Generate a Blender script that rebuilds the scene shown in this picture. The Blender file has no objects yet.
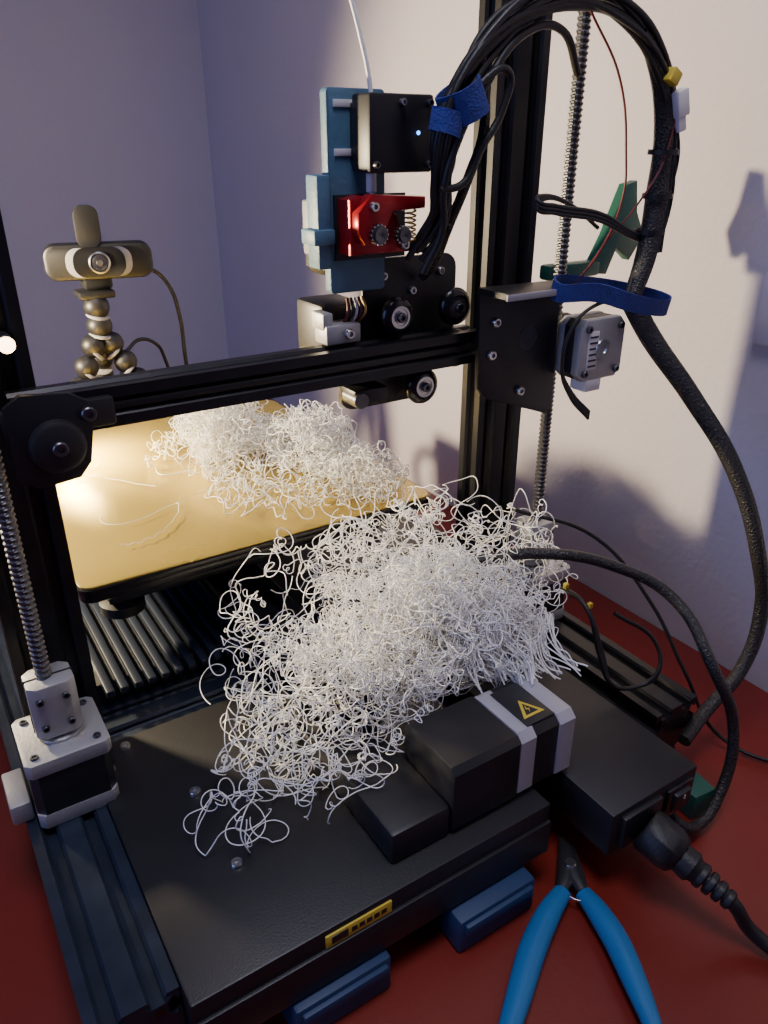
import bpy, bmesh, math, random
from mathutils import Vector, Matrix, Quaternion, noise
random.seed(7)
S=0.01; TZ=75.0
def W(p): return Vector((p[0]*S,p[1]*S,(p[2]+TZ)*S))
COL=bpy.context.scene.collection

# ---------------------------------------------------------------- materials
def mat(name,col,rough=0.5,metal=0.0,var=0.0,vscale=20,bump=0.0,bscale=200,emit=None,estr=0,coat=0,spec=0.5,sss=0,trans=0):
    m=bpy.data.materials.new(name); m.use_nodes=True; nt=m.node_tree
    b=nt.nodes['Principled BSDF']
    b.inputs['Base Color'].default_value=(*col,1); b.inputs['Roughness'].default_value=rough
    b.inputs['Metallic'].default_value=metal; b.inputs['Specular IOR Level'].default_value=spec
    b.inputs['Coat Weight'].default_value=coat
    if emit: b.inputs['Emission Color'].default_value=(*emit,1); b.inputs['Emission Strength'].default_value=estr
    tc=nt.nodes.new('ShaderNodeTexCoord')
    n=nt.nodes.new('ShaderNodeTexNoise'); n.inputs['Scale'].default_value=vscale; n.inputs['Detail'].default_value=4
    nt.links.new(tc.outputs['Object'],n.inputs['Vector'])
    if var>0:
        r=nt.nodes.new('ShaderNodeValToRGB')
        r.color_ramp.elements[0].position=.3; r.color_ramp.elements[1].position=.7
        r.color_ramp.elements[0].color=(*[c*(1-var) for c in col],1); r.color_ramp.elements[1].color=(*[min(1,c*(1+var)) for c in col],1)
        nt.links.new(n.outputs['Fac'],r.inputs['Fac']); nt.links.new(r.outputs['Color'],b.inputs['Base Color'])
    mr=nt.nodes.new('ShaderNodeMapRange'); mr.inputs['To Min'].default_value=max(0.02,rough-.06); mr.inputs['To Max'].default_value=min(1,rough+.06)
    nt.links.new(n.outputs['Fac'],mr.inputs['Value']); nt.links.new(mr.outputs['Result'],b.inputs['Roughness'])
    if bump>0:
        n2=nt.nodes.new('ShaderNodeTexNoise'); n2.inputs['Scale'].default_value=bscale; n2.inputs['Detail'].default_value=3
        nt.links.new(tc.outputs['Object'],n2.inputs['Vector'])
        bp=nt.nodes.new('ShaderNodeBump'); bp.inputs['Strength'].default_value=bump; bp.inputs['Distance'].default_value=.001
        nt.links.new(n2.outputs['Fac'],bp.inputs['Height']); nt.links.new(bp.outputs['Normal'],b.inputs['Normal'])
    return m
M={}
M['wall']=mat('wall_paint',(.56,.525,.585),.85,bump=.5,bscale=160,var=.02,vscale=4)
M['floor']=mat('floor_laminate',(.25,.18,.12),.5,var=.2,vscale=6)
M['ceil']=mat('ceiling_paint',(.8,.8,.8),.9)
M['table']=mat('table_red',(.18,.017,.010),.36,var=.12,vscale=5,bump=.08,bscale=300)
M['alu']=mat('anodised_black',(.012,.012,.015),.36,metal=.3,var=.2,vscale=60)
M['alu_bluelit']=mat('anodised_black_bluelit',(.022,.032,.055),.36,metal=.4,var=.2,vscale=60)  # copy of the black anodising with the bluish light put into its colour
M['sheet']=mat('black_sheet_metal',(.012,.012,.015),.42,metal=.1,bump=.12,bscale=900,var=.2,vscale=8)
M['plastic']=mat('black_plastic',(.012,.012,.014),.45,var=.15,vscale=30)
M['gloss']=mat('black_gloss',(.01,.01,.012),.22)
M['rubber']=mat('rubber',(.010,.010,.011),.5,bump=.2,bscale=600)
M['steel']=mat('steel',(.55,.55,.56),.3,metal=1,var=.1,vscale=80)
M['screw']=mat('screw_steel',(.13,.13,.14),.38,metal=.9)
M['silver']=mat('cast_aluminium',(.40,.40,.41),.5,metal=.5,bump=.2,bscale=500,var=.06,vscale=40)
M['slot']=mat('rib_plastic',(.014,.020,.038),.4,metal=.1)
M['gold']=mat('pei_sheet',(.66,.49,.11),.25,metal=.6,bump=.25,bscale=1500,var=.06,vscale=12)
M['blue']=mat('blue_print',(.075,.17,.26),.5,bump=.3,bscale=400,var=.08,vscale=30)
M['bluefoot']=mat('blue_foot',(.012,.04,.11),.55,var=.1)
M['velcro']=mat('velcro_blue',(.03,.05,.27),.9,bump=1,bscale=900,var=.2,vscale=200)
M['red']=mat('red_anodised',(.33,.008,.014),.3,metal=.35,var=.1,vscale=40)
M['white']=mat('white_plastic',(.75,.75,.75),.4)
M['pla']=mat('white_filament',(.95,.945,.91),.33,spec=.5)
M['brass']=mat('brass',(.5,.35,.12),.3,metal=1)
M['yellow']=mat('yellow_label',(.65,.50,.05),.5)
M['green']=mat('green_print',(.01,.09,.065),.45,bump=.2,bscale=400)
M['handle']=mat('blue_grip',(.012,.15,.36),.38,var=.05)
M['wirered']=mat('wire_red',(.14,.02,.02),.5)
M['lens']=mat('lens_glass',(.02,.02,.03),.05,coat=1)
M['led']=mat('blue_led',(.05,.2,1),.3,emit=(.1,.35,1),estr=6)
M['bulb']=mat('warm_bulb',(1,.8,.5),.3,emit=(1,.66,.34),estr=12)
M['label']=mat('dark_label',(.02,.02,.022),.3)
M['grey']=mat('grey_band',(.44,.44,.49),.45,metal=.3)
M['jring']=mat('tripod_ring_grey',(.30,.30,.33),.4)
mb=mat('braided_sleeve',(.012,.012,.013),.45); nt=mb.node_tree
w1=nt.nodes.new('ShaderNodeTexVoronoi'); w1.inputs['Scale'].default_value=700
tc=nt.nodes.new('ShaderNodeTexCoord'); nt.links.new(tc.outputs['Object'],w1.inputs['Vector'])
rp=nt.nodes.new('ShaderNodeValToRGB'); rp.color_ramp.elements[0].color=(.005,.005,.006,1); rp.color_ramp.elements[1].color=(.035,.033,.03,1); rp.color_ramp.elements[1].position=.95
nt.links.new(w1.outputs['Distance'],rp.inputs['Fac']); nt.links.new(rp.outputs['Color'],nt.nodes['Principled BSDF'].inputs['Base Color'])
bp=nt.nodes.new('ShaderNodeBump'); bp.inputs['Strength'].default_value=.6; bp.inputs['Distance'].default_value=.001
nt.links.new(w1.outputs['Distance'],bp.inputs['Height']); nt.links.new(bp.outputs['Normal'],nt.nodes['Principled BSDF'].inputs['Normal'])
M['sleeve']=mb

# ---------------------------------------------------------------- builders
GROUPS=[]
def group(name):
    e=bpy.data.objects.new(name,None); e.empty_display_size=.02; COL.objects.link(e); GROUPS.append(e); return e
def link(o,parent):
    COL.objects.link(o)
    if parent is not None: o.parent=parent
    return o
def from_bm(bm,name,m,parent,smooth=False):
    bmesh.ops.recalc_face_normals(bm,faces=bm.faces)
    me=bpy.data.meshes.new(name); bm.to_mesh(me); bm.free()
    ms=m if isinstance(m,(list,tuple)) else [m]
    for x in ms: me.materials.append(M[x])
    if smooth:
        for p in me.polygons: p.use_smooth=True
        try: me.set_sharp_from_angle(angle=math.radians(40))
        except Exception: pass
    return link(bpy.data.objects.new(name,me),parent)
def box(name,x,y,z,m,parent=None,bev=0.08,rot=None,seg=2):
    bm=bmesh.new(); bmesh.ops.create_cube(bm,size=1)
    c=Vector(((x[0]+x[1])/2,(y[0]+y[1])/2,(z[0]+z[1])/2)); d=(abs(x[1]-x[0]),abs(y[1]-y[0]),abs(z[1]-z[0]))
    for v in bm.verts: v.co=Vector((v.co.x*d[0],v.co.y*d[1],v.co.z*d[2]))
    if bev>0: bmesh.ops.bevel(bm,geom=bm.edges[:],offset=min(bev,min(d)*.45),segments=seg,affect='EDGES',profile=.5)
    R=Matrix.Identity(3)
    if rot is not None: R=rot
    for v in bm.verts: v.co=W(c+R@v.co)
    return from_bm(bm,name,m,parent,True)
def frame_from(axis):
    a=Vector(axis).normalized(); t=Vector((0,0,1)) if abs(a.z)<.9 else Vector((1,0,0))
    e1=a.cross(t).normalized(); e2=a.cross(e1).normalized(); return a,e1,e2
def lathe(name,p0,axis,prof,m,parent=None,seg=28,cap=True):
    a,e1,e2=frame_from(axis); p0=Vector(p0); bm=bmesh.new(); rings=[]
    for d,r in prof:
        r=max(r,1e-4)
        rings.append([bm.verts.new(W(p0+a*d+(e1*math.cos(2*math.pi*i/seg)+e2*math.sin(2*math.pi*i/seg))*r)) for i in range(seg)])
    for k in range(len(rings)-1):
        for i in range(seg): bm.faces.new((rings[k][i],rings[k][(i+1)%seg],rings[k+1][(i+1)%seg],rings[k+1][i]))
    if cap: bm.faces.new(rings[0]); bm.faces.new(rings[-1][::-1])
    return from_bm(bm,name,m,parent,True)
def cyl(name,p0,p1,r,m,parent=None,seg=24,bev=.05):
    L=(Vector(p1)-Vector(p0)).length; b=min(bev,r*.4,L*.3)
    return lathe(name,p0,Vector(p1)-Vector(p0),[(0,r-b),(b,r),(L-b,r),(L,r-b)],m,parent,seg)
def ball(name,c,r,m,parent=None,sc=(1,1,1),seg=24):
    bm=bmesh.new(); bmesh.ops.create_uvsphere(bm,u_segments=seg,v_segments=seg//2,radius=r)
    for v in bm.verts: v.co=W(Vector(c)+Vector((v.co.x*sc[0],v.co.y*sc[1],v.co.z*sc[2])))
    return from_bm(bm,name,m,parent,True)
def prism(name,pts,plane,a,b,m,parent=None,bev=0.05,holes=None):
    def P(p,t):
        return {'y':(p[0],t,p[1]),'x':(t,p[0],p[1]),'z':(p[0],p[1],t)}[plane]
    bm=bmesh.new()
    v0=[bm.verts.new(P(p,a)) for p in pts]; v1=[bm.verts.new(P(p,b)) for p in pts]
    n=len(pts); f0=bm.faces.new(v0); f1=bm.faces.new(v1[::-1])
    for i in range(n): bm.faces.new((v0[i],v0[(i+1)%n],v1[(i+1)%n],v1[i]))
    bmesh.ops.recalc_face_normals(bm,faces=bm.faces)
    if bev>0:
        es=[e for e in bm.edges if (e in f0.edges[:] or e in f1.edges[:])]
        bmesh.ops.bevel(bm,geom=es,offset=bev,segments=2,affect='EDGES',profile=.5)
    for v in bm.verts: v.co=W(v.co)
    return from_bm(bm,name,m,parent,True)
def rrect(x0,x1,z0,z1,r,n=5):
    out=[]
    for cx,cz,a0 in ((x1-r,z1-r,0),(x0+r,z1-r,90),(x0+r,z0+r,180),(x1-r,z0+r,270)):
        for i in range(n+1):
            a=math.radians(a0+90*i/n); out.append((cx+r*math.cos(a),cz+r*math.sin(a)))
    return out
def tube(name,pts,r,m,parent=None,cyclic=False,radii=None,res=8,flat=None):
    cu=bpy.data.curves.new(name,'CURVE'); cu.dimensions='3D'; cu.bevel_depth=r*S; cu.bevel_resolution=3; cu.resolution_u=res; cu.use_fill_caps=True
    sp=cu.splines.new('BEZIER'); sp.bezier_points.add(len(pts)-1); sp.use_cyclic_u=cyclic
    for i,p in enumerate(pts):
        b=sp.bezier_points[i]; b.co=W(p); b.handle_left_type=b.handle_right_type='AUTO'
        if radii: b.radius=radii[i]
    cu.materials.append(M[m])
    return link(bpy.data.objects.new(name,cu),parent)
def ribbon(name,pts,w,t,m,parent,axis=(0,1,0),cyclic=True):
    bm=bmesh.new(); n=len(pts); ax=Vector(axis).normalized(); c=sum((Vector(p) for p in pts),Vector())/n
    rows=[]
    for p in pts:
        p=Vector(p); o=(p-c); o-=ax*o.dot(ax); o.normalize()
        rows.append([bm.verts.new(W(q)) for q in (p-ax*w/2,p+ax*w/2,p+ax*w/2+o*t,p-ax*w/2+o*t)])
    for i in range(n if cyclic else n-1):
        a,b=rows[i],rows[(i+1)%n]
        for k in range(4): bm.faces.new((a[k],a[(k+1)%4],b[(k+1)%4],b[k]))
    return from_bm(bm,name,m,parent,True)
def ring_pts(c,r1,r2,e1,e2,n=28,wob=.0):
    c=Vector(c);e1=Vector(e1).normalized();e2=Vector(e2).normalized()
    return [c+e1*r1*math.cos(2*math.pi*i/n)*(1+wob*math.sin(3*i*2*math.pi/n))+e2*r2*math.sin(2*math.pi*i/n) for i in range(n)]
def screw(name,p,axis,r,parent,m='screw'):
    a=Vector(axis).normalized()
    lathe(name,p,a,[(0,r),(.22,r),(.28,r*.85),(.28,r*.5),(.12,r*.45),(.12,.001)],m,parent,18)
def vslot(w,h):
    side=lambda L:[(c+dx,dy) for c in [1+2*i for i in range(int(L/2+.01))] for dx,dy in ((-.46,0),(-.3,.18),(-.56,.2),(-.56,.36),(-.3,.58),(.3,.58),(.56,.36),(.56,.2),(.3,.18),(.46,0))]
    P=[(0,0)]+[(s,d) for s,d in side(w)]+[(w,0)]+[(w-d,s) for s,d in side(h)]+[(w,h)]+[(w-s,h-d) for s,d in side(w)]+[(0,h)]+[(d,h-s) for s,d in side(h)]
    return P
def extr(name,axis,x,y,z,parent,m='alu'):
    if axis=='z': P=[(x[0]+a,y[0]+b) for a,b in vslot(x[1]-x[0],y[1]-y[0])]; o=prism(name,P,'z',z[0],z[1],m,parent,0)
    if axis=='x': P=[(y[0]+a,z[0]+b) for a,b in vslot(y[1]-y[0],z[1]-z[0])]; o=prism(name,P,'x',x[0],x[1],m,parent,0)
    if axis=='y': P=[(x[0]+a,z[0]+b) for a,b in vslot(x[1]-x[0],z[1]-z[0])]; o=prism(name,P,'y',y[0],y[1],m,parent,0)
    for p in o.data.polygons: p.use_smooth=False
    return o
def leadscrew(name,x,y,z0,z1,r,parent):
    bm=bmesh.new(); seg=14; pitch=.32; n=int((z1-z0)/(pitch/4)); rings=[]
    for k in range(n+1):
        ring=[]
        for i in range(seg):
            ph=(k/4+i/seg)%1.0; rr=r*(1.0 if ph<.5 else .82)
            a=2*math.pi*i/seg
            ring.append(bm.verts.new(W((x+rr*math.cos(a),y+rr*math.sin(a),z0+k*pitch/4))))
        rings.append(ring)
    for k in range(n):
        for i in range(seg): bm.faces.new((rings[k][i],rings[k][(i+1)%seg],rings[k+1][(i+1)%seg],rings[k+1][i]))
    bm.faces.new(rings[0][::-1]); bm.faces.new(rings[-1])
    return from_bm(bm,name,'screw',parent,False)

# ---------------------------------------------------------------- room
box('wall_back',(-160,57.4),(136,141),(-75,175),'wall',None,0)
box('wall_right',(52.4,57.4),(-120,136),(-75,175),'wall',None,0)
box('floor',(-160,57.4),(-120,141),(-79,-75),'floor',None,0)
box('ceiling',(-160,57.4),(-120,141),(175,179),'ceil',None,0)
g=group('work_table')
box('top',(-70,52.3),(-35,135.8),(-3,0),'table',g,.15)
for i,(x,y) in enumerate(((-66,-31),(48,-31),(-66,131),(48,131))): box('leg_%d'%i,(x-2.5,x+2.5),(y-2.5,y+2.5),(-75,-3),'sheet',g,.1)

# ---------------------------------------------------------------- printer
pr=group('desktop_3d_printer')
extr('base_rail_left','y',(0,4),(23,62),(2,6),pr,'alu_bluelit')
extr('base_rail_right','y',(36,40),(23.4,62),(2,6),pr)
extr('cross_beam_rear','x',(4,36),(40,44),(2,6),pr,'alu_bluelit')
for x in (2,38):
    for dx in (-1,1):
        for dz in (3,5):
            cyl('rail_bore',(x+dx,22.97 if x<5 else 23.37,dz),(x+dx,23.1 if x<5 else 23.5,dz),.26,'gloss',pr,16,.01)
for i,(x,y) in enumerate(((2,25),(38,25.5),(2,59),(38,59))): cyl('foot_%d'%i,(x,y,0),(x,y,2),1.6,'rubber',pr)
for i,(x0,x1,y0,y1) in enumerate(((8.6,14.0,21.1,24),(18.0,23.3,20.6,23.5))):
    box('blue_foot_%d'%i,(x0,x1),(y0,y1),(0,2.5),'bluefoot',pr,.2)
    box('blue_foot_lip_%d'%i,(x0+.3,x1-.3),(y0-.25,y0+.3),(1.5,2.2),'bluefoot',pr,.12)
box('electronics_cover',(4.05,25.0),(21.7,39.95),(3.0,6.2),'sheet',pr,.12)
box('cover_lip',(4.15,25.0),(21.5,21.8),(2.7,5.0),'sheet',pr,.05)
box('cover_label',(10.6,14.3),(21.6,21.75),(5.05,5.85),'yellow',pr,.02)
box('label_ink',(10.9,11.8),(21.57,21.65),(5.2,5.7),'label',pr,.01)
for i in range(5): box('label_text_%d'%i,(12.0+i*.42,12.3+i*.42),(21.58,21.65),(5.3,5.6),'label',pr,0)
for k,(x,y) in enumerate(((8.5,33.2),(8.6,27.4),(4.9,37.6),(6.2,39.0))): screw('cover_screw_%d'%k,(x,y,6.15),(0,0,1),.33,pr,'steel')
box('power_supply',(27.3,34.5),(19.2,38),(3.0,6.1),'sheet',pr,.1)
box('power_inlet',(28.0,31.2),(18.85,19.3),(3.4,5.7),'plastic',pr,.12)
box('power_switch_frame',(31.8,34.0),(18.95,19.3),(3.5,5.6),'gloss',pr,.1)
box('power_switch',(32.2,33.6),(18.75,19.2),(3.8,5.3),'plastic',pr,.15,rot=Matrix.Rotation(.15,3,'X'))
box('switch_mark',(32.85,32.95),(18.65,18.72),(4.8,5.1),'white',pr,0)
extr('y_rail','y',(15.6,19.6),(31,66),(6.2,10.2),pr)
box('y_rail_mount',(15.2,18.95),(23.0,32.0),(6.15,8.3),'plastic',pr,.3)
for i in range(17): box('cable_cover_rib_%d'%i,(6.2+i*.9,6.75+i*.9),(42.3,60),(7.6,8.1),'slot',pr,.1)
box('cable_cover',(4.05,36),(43.9,61),(6.1,7.7),'sheet',pr,.1)
box('base_pan',(4.05,35.95),(44.0,61),(2.4,2.9),'sheet',pr,.05)
box('bed_carriage',(8,29),(46,66),(12.0,12.5),'sheet',pr,.1)
for x in (9,28):
    for y in (47,65):
        cyl('bed_spring',(x,y,12.4),(x,y,14.6),.45,'screw',pr); 
        lathe('bed_knob',(x,y,10.8),(0,0,1),[(0,1.0),(.2,1.5),(.9,1.5),(1.2,.8)],'plastic',pr,20)
prism('heated_bed',rrect(5.9,31.7,42.6,71.1,.8),'z',14.5,15.0,'gloss',pr,.05)
prism('build_plate',rrect(5.8,31.8,42.5,71.2,.9),'z',15.02,15.42,'gloss',pr,.04)
prism('pei_surface',rrect(5.95,31.65,42.65,71.05,.85),'z',15.43,15.56,'gold',pr,.02)
extr('upright_left','z',(1.4,5.4),(40,42),(6,62),pr)
extr('upright_right','z',(33.5,37.5),(40,42),(6,62),pr)
extr('top_beam','x',(1.4,37.5),(40,42),(62,64),pr)
def octo(y0,y1,z0,z1,c): return [(y0+c,z0),(y1-c,z0),(y1,z0+c),(y1,z1-c),(y1-c,z1),(y0+c,z1),(y0,z1-c),(y0,z0+c)]
prism('y_motor_cap',octo(22.9,27.5,6.25,10.7,.35),'x',18.95,23.5,'plastic',pr,.12)
prism('y_motor_band_a',octo(22.9,27.4,6.3,10.75,.45),'x',23.5,24.6,'grey',pr,.04)
prism('y_motor_core',octo(22.95,27.35,6.35,10.7,.35),'x',24.6,26.3,'plastic',pr,.03)
prism('y_motor_end',octo(22.85,27.45,6.3,10.8,.45),'x',26.3,27.5,'grey',pr,.08)
box('motor_label_plate',(24.3,26.3),(23.4,26.6),(10.68,10.84),'label',pr,.03)
prism('warning_triangle',[(24.5,23.9),(26.0,23.9),(25.25,25.3)],'z',10.83,10.86,'yellow',pr,0)
prism('warning_triangle_inner',[(24.8,24.07),(25.7,24.07),(25.25,24.95)],'z',10.85,10.875,'label',pr,0)
prism('warning_bolt',[(25.15,24.15),(25.35,24.45),(25.2,24.5),(25.3,24.85),(25.1,24.45),(25.25,24.4)],'z',10.87,10.885,'yellow',pr,0)
def zmotor(tag,cx,cy):
    prism('z_motor_body_'+tag,[(cx+a,cy+b) for a,b in octo(-2.1,2.1,-2.1,2.1,.4)],'z',6.9,9.6,'plastic',pr,.06)
    prism('z_motor_base_'+tag,[(cx+a,cy+b) for a,b in octo(-2.12,2.12,-2.12,2.12,.3)],'z',6.0,6.95,'silver',pr,.06)
    prism('z_motor_top_'+tag,[(cx+a,cy+b) for a,b in octo(-2.2,2.2,-2.2,2.2,.3)],'z',9.6,10.5,'silver',pr,.08)
    for a in(-1.6,1.6):
        for b in (-1.6,1.6): screw('z_motor_bolt_'+tag,(cx+a,cy+b,10.35),(0,0,1),.22,pr)
    lathe('z_motor_boss_'+tag,(cx,cy,10.5),(0,0,1),[(0,1.15),(.2,1.15),(.3,.9)],'steel',pr)
    prism('coupler_'+tag,[(cx+a*1.2,cy+b*1.05) for a,b in octo(-1,1,-1,1,.35)],'z',10.9,14.2,'silver',pr,.12)
    box('coupler_split_'+tag,(cx-1.25,cx+1.25),(cy-.06,cy+.06),(10.88,14.22),'label',pr,0)
    for z in (11.7,13.4):
        screw('coupler_screw_%s'%tag,(cx-.7,cy-.95,z),(0,-1,0),.2,pr); screw('coupler_screw_%s'%tag,(cx+.6,cy-.95,z),(0,-1,0),.2,pr)
zmotor('left',2.75,37.3); zmotor('right',37.3,37.3)
leadscrew('lead_screw_left',2.6,37.3,13,60,.42,pr); leadscrew('lead_screw_right',37.4,37.3,13,60,.42,pr)
box('z_motor_bracket',(-.6,.5),(36.2,39.3),(6.1,7.4),'silver',pr,.15)
extr('x_beam','x',(3.9,31.5),(37.6,39.6),(26.9,28.9),pr)
box('x_belt',(7.0,31),(37.62,37.72),(27.75,28.1),'rubber',pr,.02)
lp=[(3.4,25.3),(4.3,24.7),(6.2,24.9),(6.8,25.6),(7.2,27.6),(7.1,28.6),(6.3,29.1),(4.2,29.3),(3.4,28.8)]
prism('x_plate_left',lp,'y',36.9,37.25,'sheet',pr,.05)
lathe('plate_hub_left',(5.4,36.9,26.7),(0,-1,0),[(0,1.3),(.35,1.25),(.5,1.0),(.5,.01)],'plastic',pr)
for k,(x,z) in enumerate(((5.4,26.7),(7.0,28.0))): screw('plate_bolt_l%d'%k,(x,36.45 if k==0 else 36.9,z),(0,-1,0),.36,pr)
box('belt_tensioner',(3.2,8.3),(36.95,37.6),(27.2,28.6),'plastic',pr,.15)
prism('x_plate_right',[(30.3,25.6),(30.1,31.6),(36.7,31.5),(36.9,23.2),(36.3,22.9),(31.0,24.8)],'y',36.4,36.75,'sheet',pr,.05)
prism('x_plate_right_flange',[(30.1,31.4),(36.8,31.3),(36.8,31.65),(30.1,31.75)],'y',33.9,36.7,'sheet',pr,.04)
box('x_plate_flange_edge',(30.0,36.9),(33.8,33.98),(31.35,31.72),'jring',pr,.03)
for k,(x,z) in enumerate(((31.2,27.6),(33.8,24.9),(31.4,29.6))): screw('plate_bolt_r%d'%k,(x,36.4,z),(0,-1,0),.3,pr,'steel')
cyl('plate_hole_r',(34.2,36.38,28.3),(34.2,36.5,28.3),.8,'gloss',pr)
for (x,z) in ((29.9,27.8),(39.4,27.8)):
    lathe('z_wheel',(x,38.0,z),(0,1,0),[(0,.9),(.2,1.15),(.5,1.2),(.8,1.15),(1.0,.9)],'rubber',pr); screw('z_wheel_bolt',(x,38.0,z),(0,-1,0),.35,pr)
mx0,mx1,my0,my1,mz0,mz1=37.0,40.9,34.4,36.6,25.4,29.3
prism('x_motor_body',octo(mx0,mx1,mz0,mz1,.45),'y',my0+.6,my1-.6,'plastic',pr,.05)
prism('x_motor_cap',octo(mx0-.05,mx1+.05,mz0-.05,mz1+.05,.5),'y',my0,my0+.7,'silver',pr,.12)
prism('x_motor_front',octo(mx0-.05,mx1+.05,mz0-.05,mz1+.05,.5),'y',my1-.6,my1,'silver',pr,.08)
mcx,mcz=(mx0+mx1)/2,(mz0+mz1)/2
lathe('x_motor_boss',(mcx,my0,mcz),(0,-1,0),[(0,.7),(.12,.65),(.12,.3),(.02,.25)],'steel',pr)
box('x_motor_sticker',(37.6,38.5),(my0-.06,my0+.02),(26.1,28.6),'white',pr,.02)
for i in range(6): box('x_motor_print_%d'%i,(37.7,38.4),(my0-.09,my0-.05),(26.3+i*.38,26.42+i*.38),'label',pr,0)
for a in (-1.45,1.45):
    for b in (-1.45,1.45): screw('x_motor_screw',(mcx+a,my0+.05,mcz+b),(0,-1,0),.24,pr)
box('x_motor_connector',(37.8,39.2),(34.4,35.8),(24.6,25.4),'white',pr,.06)
prism('carriage_plate',rrect(24.0,30.9,27.5,33.4,.9),'y',39.85,40.2,'sheet',pr,.05)
prism('carriage_plate_low',rrect(22.4,29.2,24.5,28.0,.9),'y',39.85,40.2,'sheet',pr,.05)
for k,(x,z) in enumerate(((25.4,32.4),(29.6,32.4),(27.5,31.4))): screw('carriage_bolt_%d'%k,(x,39.85,z),(0,-1,0),.25,pr,'steel')
def wheel(x,z,n):
    lathe('v_wheel_'+n,(x,39.3,z),(0,-1,0),[(0,.85),(.25,1.12),(.45,1.18),(.65,1.12),(.9,.85),(.92,.7),(.8,.68),(.8,.01)],'gloss',pr,32)
    lathe('bearing_'+n,(x,38.5,z),(0,-1,0),[(0,.66),(.08,.66),(.08,.52),(.02,.5),(.02,.40),(.1,.38),(.1,.01)],'steel',pr,28)
    screw('axle_'+n,(x,38.45,z),(0,-1,0),.3,pr)
wheel(25.8,30.15,'a'); wheel(30.1,30.3,'b'); wheel(27.7,25.6,'c')
prism('mount_plate',rrect(21.5,25.1,31.8,42.1,.25),'y',39.1,39.8,'blue',pr,.08)
for z in (38.9,41.2): box('mount_slot',(21.9,23.2),(39.02,39.15),(z,z+.35),'white',pr,.02)
box('mount_side_block',(20.3,21.6),(38.6,40.2),(34.5,35.3),'blue',pr,.1)
box('mount_side_plate',(20.7,21.5),(38.9,40.2),(33.2,38.0),'blue',pr,.1)
box('fan_body',(20.9,21.5),(39.9,41.2),(33.8,36.7),'jring',pr,.15)
box('mount_side_block_b',(25.1,26.3),(38.7,40.1),(34.0,35.2),'blue',pr,.1)
box('filament_sensor',(22.75,26.75),(36.9,38.7),(38.1,41.8),'plastic',pr,.15)
box('sensor_standoff',(22.9,25.2),(38.6,39.2),(38.6,41.4),'plastic',pr,.05)
for k,(x,z) in enumerate(((24.7,41.4),(26.4,38.5),(26.4,41.4),(23.1,38.5))): screw('sensor_screw_%d'%k,(x,36.9,z),(0,-1,0),.18,pr,'steel' if k==0 else 'screw')
cyl('sensor_led',(25.75,36.95,40.0),(25.75,36.82,40.0),.1,'led',pr,12)
ex=.65
def sx(P): return [(a+ex,b) for a,b in P]
prism('extruder_base',sx([(21.3,34.0),(25.6,34.0),(25.6,34.5),(24.6,34.7),(24.3,36.0),(22.2,37.0),(21.3,36.8)]),'y',37.6,39.1,'red',pr,.12)
prism('extruder_lever',sx([(21.4,36.2),(22.2,37.1),(25.7,36.9),(25.7,36.3),(23.6,36.2),(22.9,34.9),(21.8,34.6),(21.4,35.2)]),'y',36.9,37.7,'red',pr,.12)
prism('extruder_backplate',sx([(21.1,33.6),(25.7,33.6),(25.7,37.0),(21.1,37.0)]),'y',38.9,39.12,'plastic',pr,.04)
for k,(x,z,r) in enumerate(((22.55+ex,35.1,.5),(24.1+ex,35.0,.45))):
    lathe('gear_%d'%k,(x,36.95,z),(0,-1,0),[(0,r),(.35,r),(.35,r*.8),(.5,r*.8),(.5,r*.4),(.4,.01)],'screw',pr,16)
    for j in range(14):
        a=2*math.pi*j/14; box('gear_tooth',(x+r*math.cos(a)-.05,x+r*math.cos(a)+.05),(36.62,36.92),(z+r*math.sin(a)-.05,z+r*math.sin(a)+.05),'steel',pr,0)
screw('extruder_screw_a',(22.3+ex,36.9,36.5),(0,-1,0),.26,pr,'steel'); screw('extruder_screw_b',(24.7+ex,37.55,34.4),(0,-1,0),.26,pr,'steel')
sp=[]; 
for i in range(60): a=i*.75; sp.append((24.9+ex+.28*math.cos(a),37.2+.28*math.sin(a),34.5+i*.029))
tube('tension_spring',sp,.05,'brass',pr,res=2)
cyl('pneumatic_fitting',(23.7,38.3,37.1),(23.7,38.3,38.2),.28,'white',pr)
prism('extruder_motor',octo(21.6,25.6,32.6,36.8,.4),'y',39.8,42.3,'plastic',pr,.06)
box('hotend_shroud',(21.4,24.4),(40.2,43.6),(26.5,31.0),'plastic',pr,.3)
box('hotend_bracket',(20.9,23.2),(38.7,40.2),(29.0,30.1),'silver',pr,.12)
box('hotend_bracket_b',(20.8,21.5),(38.9,40.4),(29.8,30.8),'silver',pr,.15)
box('wire_harness_block',(22.4,24.8),(38.2,40.0),(25.2,26.2),'sheet',pr,.15)
cyl('idler',(22.8,38.0,25.6),(22.8,39.6,25.6),.5,'screw',pr)
screw('probe_screw',(22.3,38.6,29.6),(0,-1,0),.3,pr,'steel'); screw('low_screw',(24.6,39.8,25.6),(0,-1,0),.4,pr,'steel')
for k in range(5): tube('hotend_wire_%d'%k,[(22.8+k*.25,39.6,31.4),(22.6+k*.3,39.2,30.6),(22.5+k*.2,39.9,29.6),(22.7+k*.2,40.3,28.6)],.09,['wirered','rubber','white','wirered','brass'][k],pr)
tube('filament_strand',[(23.7,38.3,34.6),(23.7,38.2,38.2),(23.5,38.0,42),(23.1,38.2,44.2),(22.2,38.7,47.5),(20,39.5,53)],.12,'pla',pr)
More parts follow.
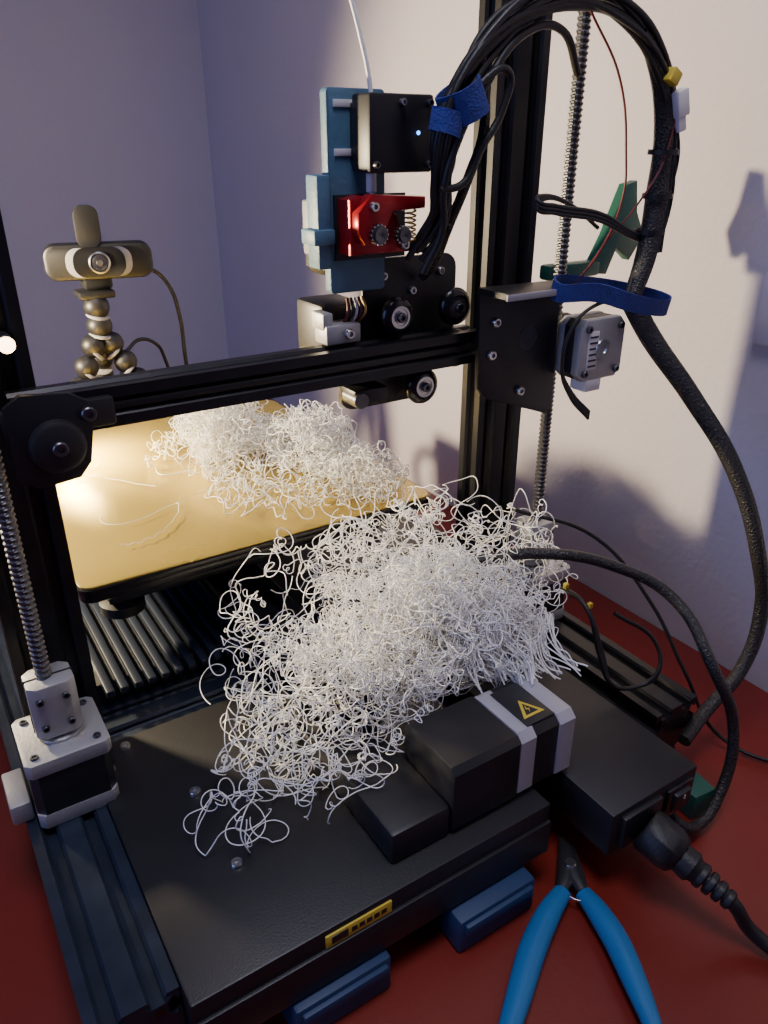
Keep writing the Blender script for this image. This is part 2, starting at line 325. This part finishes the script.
# cables
arc=[(26.2,37.6,34.0),(26.6,36.2,36.0),(26.2,35.4,38.2),(26.0,35,40.3),(27.0,35,42.2),(28.7,35,44.2),(31.2,35,45.8),(34.4,35,46.6),(37.8,35,46.0),(41.0,35,43.9),(42.8,35,40.8),(42.8,34.8,36.3),(42.0,34.4,32.8),(40.6,34,30.4)]
random.seed(3)
for k in range(8):
    a=2*math.pi*k/7; o=.42 if k else 0
    tube('harness_wire_%d'%k,[(x+o*math.cos(a+i*.5)+random.uniform(-.12,.12),y+o*math.sin(a+i*.5),z+.45*math.sin(a*2+i*.7)+random.uniform(-.12,.12)) for i,(x,y,z) in enumerate(arc)],.19 if k else .3,'rubber' if k not in(2,) else 'plastic',pr)
tube('harness_sleeve',[(39.5,34.9,45.1),(41.0,35,43.9),(42.6,35,40.8),(42.7,34.8,36.3),(41.9,34.4,32.8),(40.6,34,30.4)],.6,'sleeve',pr,radii=[.6,.8,1,1.2,1.1,.9])
for k in range(3):
    P=[(42.6,35,40.8),(42.75,34.8,38.6),(42.7,34.8,36.3),(41.9,34.4,33.2)]
    tube('harness_side_wire_%d'%k,[(x+.55+.25*math.sin(i*2+k*2),y-.5,z) for i,(x,y,z) in enumerate(P)],.1,'rubber',pr)
for k,z in enumerate((39.0,36.5,34.4)):
    ribbon('cable_tie_%d'%k,ring_pts((42.7-.3*(k==2),34.8,z),.85,.85,(1,0,0),(0,1,0)),.3,.08,'plastic',pr,axis=(0,0,1))
tube('harness_loop',[(25.9,35,37.3),(27.2,34.8,37.6),(28.2,34.7,39.2),(29.5,34.6,41.2),(29.6,34.5,42.8),(28.2,34.6,42.4),(27,34.7,40.8),(26.2,35,40)],.2,'rubber',pr)
tube('harness_loop_b',[(25.6,36,33),(26.4,35.4,35.3),(26.1,35.0,37.3),(26.6,34.6,39.6),(28.2,34.7,42),(31,35,44.6),(34,35.4,44.9),(36,36,43)],.22,'rubber',pr)
tube('harness_drop',[(28.2,35,43.4),(28.6,35,40.2),(28.0,35.4,37.8),(27.6,36.4,35.4),(27.8,38,33.2),(28,39.4,32.2)],.28,'sleeve',pr)
for k,(mm,dx) in enumerate((('wirered',0),('white',.2),('rubber',.45))):
    tube('sensor_wire_%d'%k,[(26.7,37.2,40.4+dx*.5),(27.5,36.6,40.2+dx),(27.7,36.2,38.8+dx),(27.1,36,37.6),(26.5,36.2,36.0),(26.4,37.6,34.4)],.06,mm,pr)
tube('thin_wire_red',[(35.4,35,46.0),(38.4,35,42.7),(39.6,35,39.0),(39.8,35,36.5),(38.4,35.2,33.2),(37,35.5,31.6)],.07,'wirered',pr)
tube('thin_wire_brown',[(40.4,35,44.6),(42.6,34.6,42.4),(42.4,34.3,39),(40.6,34.4,36.2),(38.9,35.2,33.8),(37.4,35.5,31.8)],.06,'wirered',pr)
for k in range(3): tube('flat_cable_%d'%k,[(42.2,35,33.8+k*.1),(40.2,34.6,34.3+k*.16),(37.4,34.4,35.3+k*.2),(33.6,34.4,35.9+k*.2),(32.4,34.6,36.2+k*.2),(33.2,35.0,36.6+k*.1),(36.2,35.6,36.1),(39,36,34.7)],.12,'rubber',pr)
for k in range(4): tube('x_motor_cable_%d'%k,[(40.4,33.6,30.6+k*.1),(37.5,32.8,31.0),(34.6,32.9,29.8),(34.2,33.2,27.2),(35.4,33.4,25.0+k*.12),(37.3,33.4,23.2+k*.15)],.11,'rubber',pr)
ribbon('velcro_strap_harness',ring_pts((27.2,35,41.4),1.15,.95,(1,0,.55),(0,1,0),wob=.12),1.6,.14,'velcro',pr,axis=(-.5,0,1))
ribbon('velcro_strap_tail',ring_pts((26.2,34.9,40.4),.8,.5,(1,0,-.3),(0,1,0),wob=.2),1.1,.14,'velcro',pr,axis=(.2,0,1))
def smooth_loop(P,n=6):
    out=[]; N=len(P); P=[Vector(p) for p in P]
    for i in range(N):
        a,b,c,d=P[i-1],P[i],P[(i+1)%N],P[(i+2)%N]
        for k in range(n):
            t=k/n; out.append(.5*((2*b)+(c-a)*t+(2*a-5*b+4*c-d)*t*t+(3*b-a-3*c+d)*t**3))
    return out
vp=[(34.0,33.6,31.5),(36,32.6,31.5),(39,32.2,30.6),(42,32.5,30.0),(43.4,33.4,30.0),(43.0,34.6,30.3),(40.5,35.4,30.9),(36.5,35.4,31.6),(34.3,34.6,31.8)]
ribbon('velcro_strap_sleeve',smooth_loop(vp),1.1,.14,'velcro',pr,axis=(0,-.2,1))
box('connector',(42.5,43.5),(34.0,34.8),(40.9,42.4),'white',pr,.1,rot=Matrix.Rotation(-.3,3,'Y'))
box('connector_tail',(42.9,43.6),(34.1,34.7),(40.1,41.0),'white',pr,.1,rot=Matrix.Rotation(-.3,3,'Y'))
box('yellow_tape',(41.6,42.4),(34.0,34.9),(42.6,43.4),'yellow',pr,.1,rot=Matrix.Rotation(.5,3,'Y'))
tube('sleeve_main',[(40.6,34,30.4),(41.5,32.8,28.2),(43.2,30.2,24.6),(44.6,27,20.2),(45.4,24.6,14.9),(46.2,23.8,10.0),(44.6,23.4,6.2),(41.6,23.4,4.2),(38.2,22.6,3.6)],.62,'sleeve',pr,radii=[1.1,1.1,1,.9,.85,.8,.75,.75,.75])
tube('sleeve_branch',[(28,33,15.5),(31,30.5,16.3),(35.6,28,15.1),(38.2,25.2,13.2),(37.6,21.6,10.8),(39.2,20,5.6),(37.6,19.2,1.6),(35.6,18.9,.9),(34.0,19.0,1.6),(33.4,20.4,2.6)],.36,'sleeve',pr)
for k in range(3): tube('flat_motor_cable_%d'%k,[(34+k*.15,31,12.5),(33.6,28.4,12.6),(33.9+k*.15,27,9.5),(34.6,26.2,7.4),(36.2+k*.1,25.6,6.9),(37.8,25.2,7.6+k*.12),(38.2,26,9.4),(36,28,11.5)],.14,'rubber',pr)
for k,(x,y,z) in enumerate(((34.0,30.6,12.9),(35.2,29.4,11.6))): box('yellow_tag_%d'%k,(x-.15,x+.15),(y-.15,y+.15),(z-.2,z+.2),'yellow',pr,.05)
tube('thin_wire_black',[(33,35,17),(38.4,32.4,14.5),(41,28.8,10),(42.2,26,5.4),(43.5,23,1.0),(46,19,.3),(50,17,.2)],.14,'rubber',pr)
prism('green_bracket',[(41.4,31.4),(42.8,33.8),(44.2,37.0),(45.2,37.2),(45.6,35.2),(46.6,33.6),(45.4,32.0),(44.0,33.0),(43.2,31.2)],'y',38.6,39.4,'green',pr,.12)
box('green_arm',(37.6,42.4),(38.5,39.5),(31.2,32.2),'green',pr,.2)
prism('green_foot',[(36.2,19.8),(38.0,19.6),(38.4,22.4),(36.4,22.8)],'z',0.0,2.0,'green',pr,.15)
tube('left_floor_wire',[(-4,27,.3),(-2.4,24,.3),(-2.2,21,.3),(-4.0,18,.3),(-8,16,.3)],.22,'rubber',pr)
tube('bed_cable',[(24,72,12),(28,73.5,13.5),(31.5,71,13.8),(33.0,66,13.4),(32.9,58,13.2)],.45,'rubber',pr)
cyl('glow_standin_socket',(4.35,40.2,31.2),(4.35,39.0,31.2),.4,'plastic',pr)  # added holder for the stand-in glow
ball('glow_standin_bulb',(4.35,38.8,31.2),.38,'bulb',pr)  # added glowing ball, stands in for a lamp behind the printer

# ---------------------------------------------------------------- power cord
pc=group('power_cord')
d=Vector((1.1,-4.0,-1.4)).normalized(); a0=Vector((29.5,18.6,4.6))
lathe('plug_body',a0,d,[(0,1.15),(.2,1.3),(1.6,1.3),(2.1,1.15),(2.3,.85)],'rubber',pc,8)
lathe('plug_neck',a0+d*2.2,d,[(0,.85),(.8,.9),(1.0,.7),(1.5,.66)],'rubber',pc,16)
for i in range(4): lathe('strain_rib_%d'%i,a0+d*(3.4+i*.55),d,[(0,.68-.06*i),(.1,.74-.06*i),(.32,.74-.06*i),(.4,.66-.06*i)],'rubber',pc,16)
e=a0+d*5.4
tube('cord',[a0+d*3.2,e,(31.6,12.6,1.2),(32.4,10.5,.5),(34,7,.4),(40,0,.4),(46,-8,.4)],.4,'rubber',pc)
# ---------------------------------------------------------------- cutters
cg=group('flush_cutters')
def limb(name,pts,wid,th,m,zc):
    bm=bmesh.new(); rings=[]; n=len(pts)
    for i,p in enumerate(pts):
        p=Vector((p[0],p[1],zc)); q=Vector((*pts[min(i+1,n-1)],zc))-Vector((*pts[max(i-1,0)],zc)); q.normalize(); s=Vector((-q.y,q.x,0))
        rings.append([bm.verts.new(W(p+s*wid[i]*math.cos(a)*(1)+Vector((0,0,1))*th[i]*math.sin(a))) for a in [2*math.pi*k/14 for k in range(14)]])
    for k in range(n-1):
        for i in range(14): bm.faces.new((rings[k][i],rings[k][(i+1)%14],rings[k+1][(i+1)%14],rings[k+1][i]))
    bm.faces.new(rings[0]); bm.faces.new(rings[-1])
    o=from_bm(bm,name,m,cg,True); return o
def interp(P,n=5):
    out=[]; P=[Vector((*p,0)) for p in P]; P=[P[0]*2-P[1]]+P+[P[-1]*2-P[-2]]
    for i in range(1,len(P)-2):
        a,b,c,d_=P[i-1:i+3]
        for k in range(n):
            t=k/n; v=.5*((2*b)+(c-a)*t+(2*a-5*b+4*c-d_)*t*t+(3*b-a-3*c+d_)*t**3); out.append((v.x,v.y))
    out.append((P[-2].x,P[-2].y)); return out
lh=interp([(25.1,20.1),(23.4,19.5),(21.2,18.4),(18.9,16.9),(16.5,15.3),(14.2,13.4)])
rh=interp([(26.0,19.4),(25.8,18.0),(25.3,16.2),(24.4,14.2),(23.4,12.2),(22.0,9.8)])
def prof(n,w): return [w*(.6+.4*math.sin(math.pi*min(1,(i/(n-1))*1.1+.08))) if i<n-1 else w*.3 for i in range(n)]
limb('grip_left',lh,prof(len(lh),.74),prof(len(lh),.55),'handle',.7)
limb('grip_right',rh,prof(len(rh),.74),prof(len(rh),.55),'handle',.7)
limb('jaw_left',[(25.0,20.2),(25.8,20.6),(26.6,21.3),(27.3,22.2),(27.6,23.0)],[.35,.55,.6,.4,.08],[.3,.35,.35,.3,.1],'screw',.75)
limb('jaw_right',[(26.0,19.4),(26.3,20.2),(26.7,21.0),(27.4,22.0),(27.7,22.9)],[.35,.55,.6,.4,.08],[.3,.35,.35,.3,.1],'screw',.8)
cyl('pivot',(26.5,21.0,.5),(26.5,21.0,1.3),.35,'steel',cg)
tube('return_spring',[(25.1,19.7,.8),(25.3,19.2,.8),(25.7,18.9,.8)],.06,'steel',cg)

# ---------------------------------------------------------------- webcam
wg=group('webcam_on_flexible_tripod')
wc=Vector((17.9,77,29.6))
yaw=Matrix.Rotation(math.radians(-12),3,'Z')
def wp(x,y,z): return tuple(wc+yaw@Vector((x,y,z)))
def place(o,curve=.0,tilt=0):
    for v in o.data.vertices:
        q=Vector((v.co.x/S,v.co.y/S,v.co.z/S-TZ)); q.y+=curve*q.x*q.x; v.co=W(wc+yaw@q)
place(prism('webcam_body',rrect(-4.8,4.8,-1.6,1.6,1.1,8),'y',-1.0,1.1,'plastic',wg,.35),.025)
place(prism('webcam_face',rrect(-2.9,2.9,-1.3,1.3,1.1,8),'y',-1.14,-.9,'jring',wg,.05),.025)
place(prism('webcam_center',rrect(-2.3,2.3,-1.35,1.35,1.2,8),'y',-1.3,-1.0,'gloss',wg,.08))
ydir=yaw@Vector((0,-1,0))
lathe('webcam_lens_ring',wp(0,-1.25,0),ydir,[(0,1.0),(.2,.95),(.25,.85),(.1,.75),(.1,.01)],'steel',wg,32)
lathe('webcam_lens',wp(0,-1.32,0),ydir,[(0,.78),(.15,.65),(.2,.3),(.2,.01)],'lens',wg,32)
lathe('webcam_lens_core',wp(0,-1.5,0),ydir,[(0,.3),(.06,.25),(.06,.01)],'steel',wg,20)
place(prism('privacy_flap',[(a-.6,b) for a,b in rrect(-1.1,1.1,1.2,4.9,.9,6)],'y',-.7,-.3,'plastic',wg,.12))
box('webcam_clip',(16.3,18.9),(77.0,79.6),(27.0,28.2),'plastic',wg,.3)
box('tripod_plate',(15.5,18.8),(76.2,79),(26.3,27.0),'plastic',wg,.2)
def jball(c,r,i,n=''):
    ball('joint_%s%d'%(n,i),c,r,'plastic',wg); 
def jring(c,ax,r,i,n=''):
    a=Vector(ax).normalized(); lathe('joint_ring_%s%d'%(n,i),Vector(c)-a*.2,a,[(0,r*.9),(.08,r*1.07),(.28,r*1.07),(.36,r*.94)],'jring',wg,24)
for i,z in enumerate((25.5,23.7)):
    jball((17.0,77,z),1.2,i,'neck'); jring((17.0,77,z-.8),(.2,-.2,1),1.0,i,'neck')
for L,(dx,dy) in enumerate(((-4.6,-1.2),(4.8,-.5),(.5,5.5))):
    for i in range(12):
        t=i/11; k=math.sin(min(1,t*1.5+.12)*math.pi/2)
        p=(17.0+dx*k*(1+.3*t),77.2+dy*k*(1+.3*t),21.9-t*20.7)
        jball(p,1.15-.012*i,i,'leg%d_'%L); jring((p[0]+dx*.03,p[1],p[2]-.75),(dx*.2*(1-t),dy*.2*(1-t),-1),1.0,i,'leg%d_'%L)
tube('webcam_cable',[(21.5,78.5,28.6),(23.2,78.6,28.2),(24.6,78.4,26.6),(25.3,78.2,23.5),(25.4,78.2,19.5),(26.5,79,8),(30,82,.4),(36,90,.3)],.2,'rubber',wg)
tube('webcam_cable_lower',[(19.5,78,20.8),(21,78.5,21.6),(22.8,79,20.8),(23.6,79.5,19.2),(25,80,10),(28,84,.3)],.18,'rubber',wg)

# ---------------------------------------------------------------- lamps
lg=group('hotspot_lamp')  # added local lamp, hidden by the beam, for the hot spot on the bed
LP=(9.6,65,20.6)
ball('bulb',LP,.5,'bulb',lg)
lathe('shade',(LP[0]-.1,LP[1],LP[2]-.3),(-.12,.03,.98),[(0,1.5),(.7,1.3),(1.3,.6),(1.3,.5),(.6,1.2),(.05,1.4)],'plastic',lg,24,False)
tube('arm',[(LP[0]-.3,LP[1]+.1,LP[2]+.9),(LP[0]-4,LP[1]+1,LP[2]+.8),(LP[0]-9,LP[1]+3,LP[2]-1),(LP[0]-11.5,LP[1]+3,LP[2]-9),(LP[0]-12,LP[1]+3,.8)],.25,'plastic',lg)
lathe('base',(LP[0]-12,LP[1]+3,0),(0,0,1),[(0,3),(.6,3),(1,2.4),(1.1,.5)],'plastic',lg,32)
hg=group('spotlight_lamp')
HP=Vector((-14,72,32)); HT=Vector((52,42,22)); hd=(HT-HP).normalized()
ball('bulb',HP-hd*1.0,1.1,'bulb',hg)
lathe('reflector',HP-hd*3.2,hd,[(0,.6),(.6,1.8),(2.0,2.4),(3.0,2.7),(3.0,2.6),(2.0,2.3),(.7,1.7)],'plastic',hg,32,False)
tube('stand',[HP-hd*3,HP-hd*4+Vector((0,0,-1)),(HP.x-5,HP.y+2,18),(HP.x-5,HP.y+2,.6)],.4,'plastic',hg)
lathe('base',(HP.x-5,HP.y+2,0),(0,0,1),[(0,5),(.8,5),(1.2,4.2),(1.3,.5)],'plastic',hg,32)

box('wall_raised_rect',(51.9,52.4),(25.5,32.2),(26.5,31.5),'wall',None,.15)  # raised rectangle in the wall colour

# ---------------------------------------------------------------- spaghetti
def floor_h(x,y):
    h=0.1
    if y>42.3 and 5.9<x<31.8: return 15.66
    if 4<x<25 and 21.6<y<40: h=6.3
    if 15<x<19.0 and y>22.8: h=10.3 if y>31 else 8.4
    if 18.9<x<27.6 and 22.8<y<27.6: h=10.95
    if 27.2<x<34.6 and y<38: h=max(h,6.2)
    if 35.8<x<40 : h=max(h,6.1)
    if 40<=y<=44 and 4<x<36: h=max(h,6.1)
    return h
def strand(spl,start,centre,rad,n,step,curl,noise_amt,loose,kink=.04):
    p=Vector(start); d=Vector((random.gauss(0,1),random.gauss(0,1),random.gauss(0,.6))).normalized()
    w=Vector((random.gauss(0,1),random.gauss(0,1),random.gauss(0,1)))*curl; pts=[]
    for i in range(n):
        w=w*.90+Vector((random.gauss(0,1),random.gauss(0,1),random.gauss(0,1)))*noise_amt
        if random.random()<kink: w=Vector((random.gauss(0,1),random.gauss(0,1),random.gauss(0,1)))*3.6
        ang=min(w.length*step,1.1)
        if ang>1e-4: d=Quaternion(w.normalized(),ang)@d
        q=Vector(((p.x-centre[0])/rad[0],(p.y-centre[1])/rad[1],(p.z-centre[2])/rad[2]))
        L=q.length
        if L>loose:
            g=Vector((-q.x/rad[0],-q.y/rad[1],-q.z/rad[2])).normalized(); d=(d+g*.28*min(2,(L-loose)*3+.3)).normalized()
        p=p+d*step
        h=floor_h(p.x,p.y)
        if p.z<h+.06:
            if h-p.z>1.5: p=p-d*step*1.5; d=-d; continue
            p.z=h+.06+random.random()*.05; d.z=abs(d.z)*.3; d.normalize()
        pts.append(p.copy())
    if len(pts)>4: spl.append(pts)
def build_strands(name,spl,r,parent):
    cu=bpy.data.curves.new(name,'CURVE'); cu.dimensions='3D'; cu.bevel_depth=r*S; cu.bevel_resolution=0; cu.resolution_u=1; cu.use_fill_caps=True
    for pts in spl:
        s=cu.splines.new('POLY'); s.points.add(len(pts)-1)
        flat=[]
        for p in pts: v=W(p); flat+= [v.x,v.y,v.z,1]
        s.points.foreach_set('co',flat); s.use_smooth=True
    cu.materials.append(M['pla'])
    return link(bpy.data.objects.new(name,cu),parent)
sg=group('failed_print_spaghetti')
random.seed(11)
F=[]; F2=[]
blobs=[
 ((23.2,31.5,13.6),(6.2,4.6,4.8),120,.7,.38,.85),
 ((26.8,30.6,12.6),(5.2,4.2,4.2),85,.75,.38,.85),
 ((20.2,32.0,11.8),(6.0,4.6,4.6),58,.8,.34,.9),
 ((16.2,32.0,9.6),(5.6,5.4,3.6),24,.85,.28,.95),
 ((12.8,30.4,7.8),(5.0,4.6,2.2),11,.9,.26,1.0),
 ((25.2,36.6,15.6),(7.2,4.4,3.8),34,.85,.30,.95),
 ((18.6,37.5,14.2),(5.4,3.6,3.8),15,.9,.28,1.0),
 ((31.0,33.6,13.6),(4.4,4.5,4.6),19,.9,.28,1.0),
 ((13.4,35.0,9.6),(3.6,3.6,3.4),7,.9,.26,1.0)]
for bi,(c,rad,n,sp_,na,lo) in enumerate(blobs):
    for k in range(n):
        v=Vector((random.gauss(0,1),random.gauss(0,1),random.gauss(0,1))).normalized()*(random.random()**.4)*sp_
        s0=Vector((c[0]+v.x*rad[0],c[1]+v.y*rad[1],c[2]+v.z*rad[2])); s0.z=max(s0.z,floor_h(s0.x,s0.y)+.1)
        strand(F if bi<3 else F2,s0,c,rad,150,.18,1.1,na,lo,.045)
for k in range(24):
    c,rad,*_=random.choice(blobs)
    v=Vector((random.gauss(0,1),random.gauss(0,1),random.gauss(0,1)+.3)).normalized()
    s0=Vector((c[0]+v.x*rad[0],c[1]+v.y*rad[1],c[2]+v.z*rad[2])); s0.z=max(s0.z,floor_h(s0.x,s0.y)+.1)
    strand(F2,s0,c,rad,90,.2,1.0,.3,1.12,.04)
build_strands('tangle_front',F,.032,sg)
build_strands('tangle_front_loose',F2,.034,sg)
G=[]
for k in range(70):
    t=k/69; pts=[]
    for i in range(30):
        s=i/29
        pts.append(Vector((24.0+6.2*t+.2*math.sin(s*7+k)+.5*math.sin(s*5+t*9),30.0-3.0*s-1.2*t+.3*math.sin(k*.9+s*4)+.5*math.sin(t*11),14.6-t*1.6-s*(3.4-1.0*t)+.25*math.sin(s*9+k*1.7)+.25*math.sin(t*14))))
    G.append(pts)
build_strands('stacked_layers',G,.05,sg)
Rr=[]
blobs2=[((21.8,59,18.0),(3.9,4.6,3.2),115,.8,.5,.85),((27.0,53.5,17.5),(3.8,4.6,2.7),85,.8,.5,.85),((28.2,47.5,16.7),(3.4,4.6,1.5),32,.8,.45,.9),((21.5,52,16.4),(4.4,6.5,.9),24,.9,.36,1),((25,46.5,16.5),(5,3.6,1.0),15,.9,.32,1),((18.4,58,16.4),(2.8,5,.9),11,.9,.36,1)]
for c,rad,n,sp_,na,lo in blobs2:
    for k in range(n):
        v=Vector((random.gauss(0,1),random.gauss(0,1),random.gauss(0,1))).normalized()*(random.random()**.4)*sp_
        strand(Rr,(c[0]+v.x*rad[0],max(42.8,c[1]+v.y*rad[1]),max(15.8,c[2]+v.z*rad[2])),c,rad,120,.17,1.6,na,lo,.05)
build_strands('tangle_on_bed',Rr,.038,sg)
T=[]
for k in range(5): strand(T,(random.uniform(9,17),random.uniform(50,62),15.8),(13.5,55,15.8),(4.5,8,.2),34,.25,.1,.05,.8,0)
build_strands('skirt_lines',T,.025,sg)

# ---------------------------------------------------------------- finalise group origins
bpy.context.view_layer.update()
for e in GROUPS:
    pts=[]
    for ch in e.children:
        if ch.type=='MESH': pts+= [v.co for v in ch.data.vertices[:2]]
        elif ch.type=='CURVE' and ch.data.splines: 
            s=ch.data.splines[0]; pts.append((s.bezier_points[0].co if s.type=='BEZIER' else s.points[0].co.to_3d()))
    c=sum((Vector(p) for p in pts),Vector())/max(1,len(pts)); c.z=min(p[2] for p in pts)
    e.location=c
    for ch in e.children: ch.matrix_parent_inverse=Matrix.Translation(-c)

# ---------------------------------------------------------------- lights
def area(name,loc,target,size,power,col,spread=180):
    l=bpy.data.lights.new(name,'AREA'); l.energy=power; l.size=size*S; l.color=col; l.spread=math.radians(spread)
    o=bpy.data.objects.new(name,l); COL.objects.link(o); o.location=W(loc)
    o.rotation_euler=(W(target)-W(loc)).to_track_quat('-Z','Y').to_euler(); return o
def spot(name,loc,target,power,col,ang,blend,size):
    l=bpy.data.lights.new(name,'SPOT'); l.energy=power; l.color=col; l.spot_size=math.radians(ang); l.spot_blend=blend; l.shadow_soft_size=size*S
    o=bpy.data.objects.new(name,l); COL.objects.link(o); o.location=W(loc)
    o.rotation_euler=(W(target)-W(loc)).to_track_quat('-Z','Y').to_euler(); return o
spot('hotspot_lamp_light',(LP[0],LP[1],LP[2]-.6),(LP[0]+1.5,LP[1]-.8,15),9,(1,.78,.36),135,.8,.5)  # added source for the warm hot spot on the bed
spot('spotlight_lamp_light',HP+hd*.3,HT,40,(1,.80,.49),100,.5,2.2)
area('overhead_fill',(5,5,160),(22,34,0),45,3.6,(.86,.84,1),100)  # added soft fill from above to brighten the front tangle, no real fixture
area('blue_side_fill',(-120,20,60),(15,35,5),80,6,(.30,.42,1))  # added blue fill from the left
w=bpy.data.worlds.new('world'); w.use_nodes=True; w.node_tree.nodes['Background'].inputs[0].default_value=(.34,.25,.56,1); w.node_tree.nodes['Background'].inputs[1].default_value=.14
bpy.context.scene.world=w

# ---------------------------------------------------------------- camera
f=Vector((0.4857,0.7587,-0.4337)).normalized(); r=Vector((0.842,-0.539,0)).normalized(); u=r.cross(f).normalized()
cam=bpy.data.cameras.new('camera'); cam.sensor_fit='VERTICAL'; cam.sensor_height=32; cam.sensor_width=24; cam.lens=32*770/1024; cam.clip_start=.01
co=bpy.data.objects.new('camera',cam); COL.objects.link(co)
co.matrix_world=Matrix.Translation(W((0,0,39.6)))@Matrix(((r.x,u.x,-f.x),(r.y,u.y,-f.y),(r.z,u.z,-f.z))).to_4x4()
bpy.context.scene.camera=co
